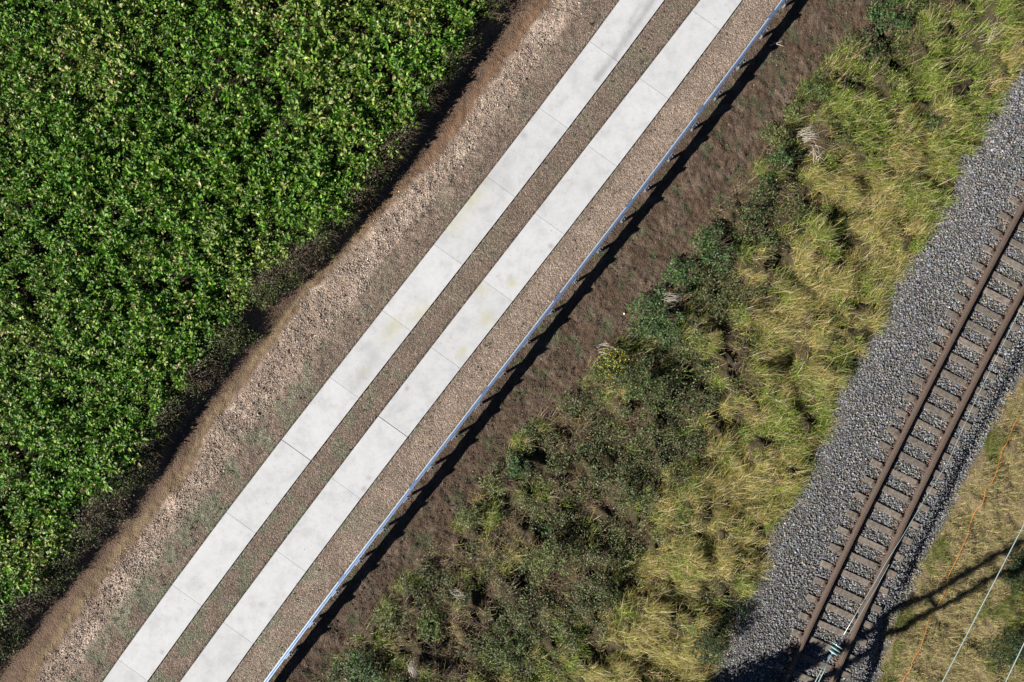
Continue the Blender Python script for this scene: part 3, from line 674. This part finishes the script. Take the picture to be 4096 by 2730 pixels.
# ------------------------------------------------------------------ guardrail
def path(cf, t0, t1, n, zf, off=0.0):
    ts = np.linspace(t0, t1, n); r = []
    for tq in ts:
        w0 = float(cf(tq)); dw = float(cf(tq + .05) - cf(tq - .05)) / .1
        T = Vector((DX + NX * dw, DY + NY * dw, 0)).normalized(); S = Vector((T.y, -T.x, 0))
        p = Vector((tq * DX + w0 * NX, tq * DY + w0 * NY, zf(tq))) + S * off
        r.append((p, S))
    return r
def gz(tq): return .75 - .12 * float(sstep(-tq, 5, 14))
gr = empty('guardrail', (0, 0, 0)); tag(gr, 'galvanised steel guardrail on posts between the gravel path and the dark soil', 'guardrail')
# W profile seen in section: side (+ = away from the road), height below the top edge
prof = [(.030, 0), (.018, -.003), (-.040, -.045), (-.066, -.062), (-.068, -.075), (-.060, -.09), (.0, -.125), (.012, -.14), (.012, -.17), (.0, -.185), (-.06, -.225), (-.068, -.245), (-.06, -.265), (0, -.300), (.03, -.31)]
back = [(a + .006, b) for a, b in prof][::-1]
lap = [(a - .004, b + .002) for a, b in prof]; lapb = [(a + .010, b - .002) for a, b in prof][::-1]
pt = path(cG, -17, 17, 120, gz)
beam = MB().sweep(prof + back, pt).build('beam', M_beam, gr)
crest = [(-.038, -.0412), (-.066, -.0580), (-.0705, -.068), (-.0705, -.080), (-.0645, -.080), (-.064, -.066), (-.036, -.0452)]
MB().sweep(crest, pt).build('crest_glint', M_crest, beam)  # thin raised strip carrying the painted sunlit highlight
post_px = []
zpts = [(3064,110),(2971,235),(2875,363),(2779,488)]
# posts every 155 px of the photograph measured along the rail from (2779,488)
tp0 = tw(*W(2779, 488, .7))[0]; step = 1.335 * .93
z0s = []
step = (tw(*W(3064, 110, .7))[0] - tp0) / 3
sp_prof = [(-.05, -.0275), (.05, -.0275), (.05, -.012), (.044, -.012), (.044, -.0215), (-.044, -.0215), (-.044, .0215), (.044, .0215), (.044, .012), (.05, .012), (.05, .0275), (-.05, .0275)]
for i in range(-17, 9):
    tq = tp0 + i * step
    (p, S), = path(cG, tq, tq, 1, gz); T = Vector((-S.y, S.x, 0))
    top = p.z - .03; base = p + S * .13
    m = MB(); n = len(sp_prof)
    for zz in (-.5, top):
        for a, b in sp_prof: q = base + S * a * .62 + T * b * 1.9; m.v.append((q.x, q.y, zz))
    m.f += [(k, (k + 1) % n, n + (k + 1) % n, n + k) for k in range(n)] + [tuple(range(n, 2 * n))]
    po = m.build('post', M_zinc, gr)
    # spacer bracket with a flat top plate, just ahead of the post
    q = p + S * .058 - T * .08; s = MB(); s.box((q.x, q.y, top - .06), (.22, .055, .14), math.atan2(T.y, T.x)).build('spacer', M_zinc, po, bevel=.004)
    q = p + S * .0; b = MB(); c0 = p - S * .062 + Vector((0, 0, -.155)); b.tube([c0 + S * .055, c0 + S * .04], .014, 8).build('bolt', M_zinc, po)
for i in range(-5, 4):        # lap joints of the four metre beam lengths
    tq = tp0 + (i * 3 + .35) * step
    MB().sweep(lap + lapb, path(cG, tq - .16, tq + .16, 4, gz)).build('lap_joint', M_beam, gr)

# ------------------------------------------------------------------ railway track
tr = empty('railway_track'); tag(tr, 'rusty railway track with two rails on timber sleepers in grey ballast', 'railway track')
rp = [(-.0725, 0), (.0725, 0), (.0725, .012), (.02, .027), (.009, .05), (.009, .12), (.034, .135), (.036, .165), (.028, .172), (-.028, .172), (-.036, .165), (-.034, .135), (-.009, .12), (-.009, .05), (-.02, .027), (-.0725, .012)]
head = [(.0365, .150), (.0365, .167), (.029, .1735), (-.029, .1735), (-.0365, .167), (-.0365, .150)][::-1]
ZR = .045
for cf in (cKL, cKR):
    pp = path(cf, -13, 22, 160, lambda q: ZR)
    ra = MB().sweep(rp, pp).build('rail', M_rust, tr)
    MB().sweep(head, pp).build('running_surface', M_head, ra)
sl_px = []
z8 = [(1310,40),(1250,160),(1190,270),(1135,385),(1075,500),(1015,610),(960,725),(905,845),(850,960),(795,1075),(735,1190),(680,1310),(625,1425)]
z6 = [(2070,130),(2015,235),(1950,350),(1890,460),(1830,580),(1770,690),(1705,800),(1650,920),(1595,1030),(1535,1145),(1480,1260),(1420,1375),(1365,1490)]
ends = [(2730 + a * .5806, 910 + b * .5806) for a, b in z6] + [(2730 + a * .5806, 1820 + b * .5806) for a, b in z8[:]]
ends.sort(key=lambda e: e[1])
fit = np.polyfit(np.arange(len(ends)), np.array([tw(*W(e[0], e[1] + 6, .03))[0] for e in ends]), 1)
print('sleeper fit', fit, len(ends))
for i in range(-9, 30):
    tq = fit[0] * i + fit[1]
    # the sleeper's left end lies at t = tq; find the track centre square to it
    tc = tq; 
    for _ in range(12):
        w0 = float(cT(tc)); dw = float(cT(tc + .1) - cT(tc - .1)) / .2
        T = Vector((DX + NX * dw, DY + NY * dw, 0)).normalized(); S = Vector((T.y, -T.x, 0))
        c = Vector((tc * DX + w0 * NX, tc * DY + w0 * NY, 0)); e = c - S * 1.15
        tc += tq - (e.x * DX + e.y * DY)
    an = math.atan2(S.y, S.x) + rng.normal(0, .012); sh_ = rng.normal(.03, .015)
    c = c + S * sh_
    if abs(c.x) > 20 or abs(c.y) > 15: continue
    L = 2.36 + rng.normal(0, .02); wd_ = .205 + rng.normal(0, .008)
    m = MB(); m.box((c.x, c.y, -.045 + rng.normal(0, .004)), (L, wd_, .17), an, .985)
    s = m.build('sleeper', M_sleeper, tr, bevel=.008)
    for cf in (cKL, cKR):
        tk = c.x * DX + c.y * DY
        for _ in range(8):
            k = Vector((tk * DX + float(cf(tk)) * NX, tk * DY + float(cf(tk)) * NY, 0)); tk -= (k - c).dot(T) / 1.0
        b = MB(); b.box((k.x, k.y, .0425), (.34, .15, .012), an)
        for sd_ in (-1, 1):
            q = k + S * .115 * sd_; b.box((q.x, q.y, .066), (.06, .09, .035), an, .6); b.tube([q + Vector((0, 0, .05)), q + Vector((0, 0, .11))], .014, 6)
        b.build('rail_fastener', M_iron, s)

# ------------------------------------------------------------------ overhead wires, insulator, pole
def P3(px, py, z): x, y = W(px, py, z); return Vector((x, y, z))
def wire(name, pts, r, label, extra=None):
    o = MB().tube(pts, r, 6).build(name, M_wire, None, True); tag(o, label, 'wire'); return o
ZW = 8.6
PB = Vector((5.0, -13.35, -.2))                                 # foot of the line pole, just outside the photo
a_ = [(3897,1612,7.6),(3792,1850,7.9),(3688,2015,8.1),(3618,2134,8.2),(3543,2253,8.35),(3496,2338,8.4),(3444,2422,8.5),(3372,2545,8.6)]
apts = [P3(4300, 880, 7.2), P3(4080, 1240, 7.4)] + [P3(*p) for p in a_]
wa = wire('overhead_wire', apts, .0055, 'thin pale wire running above the right rail up to the glass insulator')
# fine second strand beside it, twisted near the insulator
st = [p + Vector((.03 + .05 * (i / 9), -.02, .02)) for i, p in enumerate(apts)]
MB().tube(st[6:], .0045, 5).build('wire_strand', M_wire, wa)
i0 = P3(3372, 2545, ZW); i1 = P3(3312, 2642, ZW + .05); dI = (i1 - i0)
ins = empty('strain_insulator', i0); tag(ins, 'green glass strain insulator with discs joining the overhead wires above the track', 'insulator')
def loc(p): return p - i0
MB().tube([loc(i0 + dI * k) for k in (0, .2)], .02, 8).build('clamp', M_zinc, ins)
MB().tube([loc(i0 + dI * k) for k in (.15, 1)], .016, 8).build('rod', M_zinc, ins)
for k in (.38, .52, .66):
    pts = [loc(i0 + dI * (k + d)) for d in (-.03, -.01, .02, .05)]
    MB().tube(pts, [.03, .11, .125, .03], 18).build('disc', M_glass, ins, True)
MB().tube([loc(i0 + dI * k) for k in (.8, .95)], .035, 8).build('clamp', M_zinc, ins)
d2 = (P3(3267, 2730, ZW + .1) - i1); side = Vector((.045, .02, 0))
top = PB + Vector((0, 0, 9.2))
armc = PB + Vector((-.6, .3, 9.0)); armd = Vector((.9, .42, 0)).normalized()
eA = i1 + d2 * 6.3; 
for sgn in (-1, 1):
    wire('overhead_wire', [i1 + side * .3 * sgn, i1 + d2 * .6 + side * sgn, eA + side * sgn], .009, ['left', 'right'][sgn > 0] + ' strand of the pair of pale wires leaving the insulator at the bottom edge')
b0, b1 = P3(3769, 2730, ZW), P3(4096, 2099, ZW - .5)
wire('overhead_wire', [b1 + (b1 - b0) * 2.2, b1, b0, b0 + (b0 - b1) * 1.35], .010, 'long pale cyan wire crossing the dry grass right of the ballast')
c0, c1 = P3(4022, 2730, ZW), P3(4096, 2575, ZW - .1)
wire('overhead_wire', [c1 + (c1 - c0) * 7, c1, c0, c0 + (c0 - c1) * 5], .010, 'short pale wire cutting the bottom right corner')
lp = empty('utility_pole', PB); tag(lp, 'double timber utility pole below the bottom edge, throwing the long shadow over the track', 'pole')
pe = Vector((-SY, SX, 0))
for k in (-1, 1): MB().tube([pe * .30 * k, pe * .26 * k + Vector((0, 0, 9.4))], [.095, .075], 12).build('pole_leg', M_pole, lp, True)
n = 1500; v = U(n, 1.5, 9.0); k_ = rng.choice([-1, 1], n) * (.30 - .004 * v); a = U(n, 0, 6.28); rr = .04 + .12 * U(n) * (.3 + vn(v, k_ * 9, .5, 221) * 1.2)  # unseen ivy leaves, added to make the pole's shadow ragged
P = np.stack([pe.x * k_ + np.cos(a) * rr, pe.y * k_ + np.sin(a) * rr, v], -1)
V, Q, cl = leaves(P, a, U(n, .07, .13), U(n, .05, .09), rng.normal(.1, .5, n), rng.normal(-.5, .5, n), pick(n, PAL['dark'], None, .2))
mesh_np('added_shadow_ivy', V, Q, M_leaf, cl, parent=lp)
for zz in (2.5, 5.2): MB().box((0, 0, zz), (.9 - zz * .09, .09, .12), math.atan2(pe.y, pe.x)).build('cross_brace', M_pole, lp)
ca_ = Vector((eA.x, eA.y, 0)) - Vector((PB.x, PB.y, 0)); cb_ = (c0 + (c0 - c1) * 5) - PB; cb_.z = 0
MB().tube([ca_ * 1.02 + Vector((0, 0, 9.1)), cb_ * 1.02 + Vector((0, 0, 9.1))], .07, 6).build('crossarm', M_zinc, lp)

# orange cord lying on the grass
def gz1(x, y): return float(hgt(np.array([x]), np.array([y]))[0])
op = [(4083,1659),(4045,1730),(4007,1798),(3984,1866),(3930,1985),(3885,2099),(3804,2279),(3765,2385),(3717,2488),(3653,2627),(3618,2708),(3590,2800)]
pp = []
for k in range(len(op) - 1):
    for f in (0, .25, .5, .75):
        x, y = W(op[k][0] + (op[k + 1][0] - op[k][0]) * f, op[k][1] + (op[k + 1][1] - op[k][1]) * f, -.2)
        pp.append(Vector((x + rng.normal(0, .012), y, gz1(x, y) + .11 + rng.normal(0, .025))))
tag(MB().tube(pp, .006, 6).build('orange_cord', M_orange, None, True), 'thin bright orange cord lying along the grass right of the ballast', 'cord')

# ------------------------------------------------------------------ single shrubs and deadwood
def shrub(px, py, rad, h, kind, label, n=900, flowers=0, name='shrub'):
    x, y = W(px, py); z0 = gz1(x, y); root = empty(name, (x, y, z0)); tag(root, label, 'shrub', 'single shrubs and bushes')
    a = U(n, 0, 6.28); r = np.sqrt(U(n)); lob = 1 + .35 * np.sin(2 * a + px) + .25 * np.sin(5 * a + py) + .15 * np.sin(9 * a + 2 * px); r = r * lob
    zz = h * np.sqrt(np.maximum(0, 1 - (r / 1.45) ** 2)) * U(n, .3, 1.0) * (.35 + 1.2 * vn(x + np.cos(a) * r * rad, y + np.sin(a) * r * rad, .22, 201))
    P = np.stack([np.cos(a) * r * rad, np.sin(a) * r * rad, zz], -1)
    ls = .05 if kind in ('teal', 'yellow') else .04
    V, Q, cl = leaves(P, U(n, 0, 6.28), U(n, ls * .8, ls * 1.7), U(n, ls * .45, ls * .9), rng.normal(.2, .5, n), rng.normal(-.3, .4, n), pick(n, PAL[kind], None, .22))
    mesh_np('foliage', V, Q, M_leaf, cl, parent=root)
    m = 26; az = U(m, 0, 6.28); P = np.zeros((m, 3)); P[:, :2] = rng.normal(0, rad * .15, (m, 2)); P[:, 2] = -.03
    V, Q, cl = blades(P, az, U(m, .6, 1.1) * (rad + h) * .8, np.full(m, .012), U(m, .8, 1.5), U(m, .1, .8), pick(m, [(.16, .11, .07), (.1, .08, .05)], None, .2))
    mesh_np('stems', V, Q, M_stem, cl, parent=root)
    if flowers:
        a = U(flowers, 0, 6.28); r = np.sqrt(U(flowers)) * rad
        P = np.stack([np.cos(a) * r, np.sin(a) * r, h * (1.05 - .3 * (r / rad) ** 2) + U(flowers, -.04, .05)], -1)
        V, Q, cl = stones(P, U(flowers, .012, .02), pick(flowers, [(.75, .55, .02)], None, .1), OCT, OCF, .5, .1)
        mesh_np('flowers', V, Q, M_stone, cl, parent=root)['kind'] = 'stuff'
    return root
SH = [(2630,1270,.75,.55,'teal','broad fresh green bush where the bare soil bulges into the verge',1700,0),
 (2735,1090,.5,.45,'teal','small fresh green bush above the broad green one at the soil edge',900,0),
 (2850,1000,.6,.5,'teal','bluish green bush beside the soil edge at mid height of the verge',1100,0),
 (3135,640,.5,.5,'teal','green bush just below the tangle of pale dead twigs',900,0),
 (3100,545,.4,.45,'olive','grey-green bush left of the pale dead twigs',700,0),
 (3255,360,.45,.5,'bramble','dark green bush at the soil edge below the blonde grass tuft',800,0),
 (3180,440,.3,.35,'olive','little light green bush on the soil edge, above the brown weeds',500,0),
 (2450,1455,.55,.45,'yellow','green weed clump covered with tiny yellow flowers',800,130),
 (2560,1540,.7,.5,'bramble','dense dark bramble mound just below the yellow flowers',1500,0),
 (2070,1850,.32,.4,'teal','vivid green round bush standing alone near the soil edge',600,0),
 (1975,1940,.35,.4,'olive','pale green bush left below the vivid green one',500,0),
 (1880,2070,.4,.4,'olive','pale green bush at the edge of the bare soil near the guardrail',600,0),
 (2200,2230,.75,.5,'olive','wide grey-green bush above the black hollow in the verge',1500,0),
 (1560,2480,.55,.5,'olive','grey-green bush in the lower left of the verge',1000,0),
 (1720,2500,.5,.4,'yellow','yellow-green bush right of the grey-green one at the bottom',900,0),
 (1450,2690,.6,.5,'teal','bright green bush at the bottom edge below the guardrail end',1000,0),
 (2020,2600,.8,.5,'bramble','wide dark bramble at the bottom edge, middle of the verge',1800,0),
 (2960,2440,.5,.8,'dark','dark shaded bush beside the ballast near the bottom',1100,0),
 (2840,2560,.55,.8,'dark','tallest dark green bush left of the ballast at the bottom',1300,0),
 (4060,2600,.75,.55,'dark','dark green bush in the bottom right corner',1600,0),
 (4070,2290,.5,.4,'dark','dark green bush at the right edge above the corner bush',900,0),
 (3570,50,.6,.4,'teal','fresh green clump at the top end of the bare soil',1100,0),
 (3750,480,.4,.45,'bramble','dark green bush at the lower end of the black gully',800,0)]
for px, py, rad, h, kind, lab, n, fl in SH: shrub(px, py, rad, h, kind, lab, int(n * 1.5), fl)
# larger bush outside the bottom edge: its shadow crosses the track
for bx, by, bh, br, lab in ((5.1, -12.55, 3.0, .75, 'tall bush at the foot of the pole below the bottom edge'), (4.4, -12.9, 2.4, .8, 'bushy thicket left of the pole below the bottom edge')):
    px, py = 2048 + bx * 124, 1365 - by * 124; n = 5200
    root = empty('shrub', (bx, by, gz1(bx, by))); tag(root, lab, 'shrub', 'single shrubs and bushes')
    a = U(n, 0, 6.28); v = U(n); r = np.sqrt(U(n)) * br * np.sin(np.pi * (v * .85 + .12)) ** .5 * (1 + .25 * np.sin(3 * a))
    P = np.stack([np.cos(a) * r, np.sin(a) * r, v * bh], -1)
    V, Q, cl = leaves(P, U(n, 0, 6.28), U(n, .08, .15), U(n, .05, .09), rng.normal(.2, .6, n), rng.normal(-.3, .6, n), pick(n, PAL['dark'], None, .2))
    mesh_np('foliage', V, Q, M_leaf, cl, parent=root); b = MB()
    for k in range(7):
        an = k * .9; b.tube([(0, 0, -.1), (math.cos(an) * br * .3, math.sin(an) * br * .3, bh * .5), (math.cos(an) * br * .6, math.sin(an) * br * .6, bh * .9)], [.03, .02, .008], 6)
    b.build('stems', M_bark, root)
def twigs(px, py, n, L, spread, az0, daz, label, name='dead_branch', r=.006, cat='branch'):
    x, y = W(px, py); z0 = gz1(x, y); b = MB()
    for k in range(n):
        a = az0 + rng.normal(0, daz); l = L * rng.uniform(.5, 1.1); sx, sy = rng.normal(0, spread, 2)
        zz = rng.uniform(.1, .4) if n > 3 else .03; pts = []
        for i in range(5):
            q = i / 4; pts.append((sx + math.cos(a) * l * (q - .5) + rng.normal(0, .012), sy + math.sin(a) * l * (q - .5) + rng.normal(0, .012), zz + .08 * math.sin(q * 3) * (n > 3)))
        b.tube(pts, [r, r, r * .9, r * .7, r * .4], 5)
    o = b.build(name, M_bark); o.location = (x, y, z0); tag(o, label, cat); return o
twigs(3108, 172, 2, .42, .02, -.05, .25, 'pale bare branch lying on the dark soil near the top', r=.013)
twigs(3240, 545, 30, .5, .12, .15, .22, 'fan of pale dry stems lying beside the green bushes', 'weed_tangle', .006, 'weeds')
twigs(3265, 610, 14, .5, .12, 1.9, .8, 'tangle of whitish dead twigs below the pale dry stems', 'dead_twigs', .006, 'twigs')
twigs(1660, 2660, 26, .45, .07, -1.0, .35, 'fan of straw coloured dead stems at the bottom edge of the verge', 'weed_tangle', .005, 'weeds')
twigs(1840, 2370, 12, .5, .08, -.4, .3, 'loose bunch of pale stems left of the black hollow', 'weed_tangle', .005, 'weeds')
twigs(2680, 1195, 30, .5, .1, .1, .3, 'bunch of blonde stalks poking out over the soil below the upper bushes', 'weed_tangle', .005, 'weeds')
twigs(3980, 130, 9, 1.0, .2, .55, .3, 'long bare grey twigs over the green grass in the top right', 'dead_twigs', .006, 'twigs')
twigs(2430, 1390, 16, .45, .12, 0, .5, 'brown stalks arching over the soil just above the yellow flowers', 'weed_tangle', .005, 'weeds')
x, y = W(2500, 1256)
V, Q, cl = stones(np.array([[0, 0, .02]]), np.array([.045]), np.array([[.6, .6, .58]])); o = mesh_np('white_stone', V, Q, M_stone, cl); o.location = (x, y, gz1(x, y)); tag(o, 'single white stone on the dark soil right of the guardrail', 'stone')
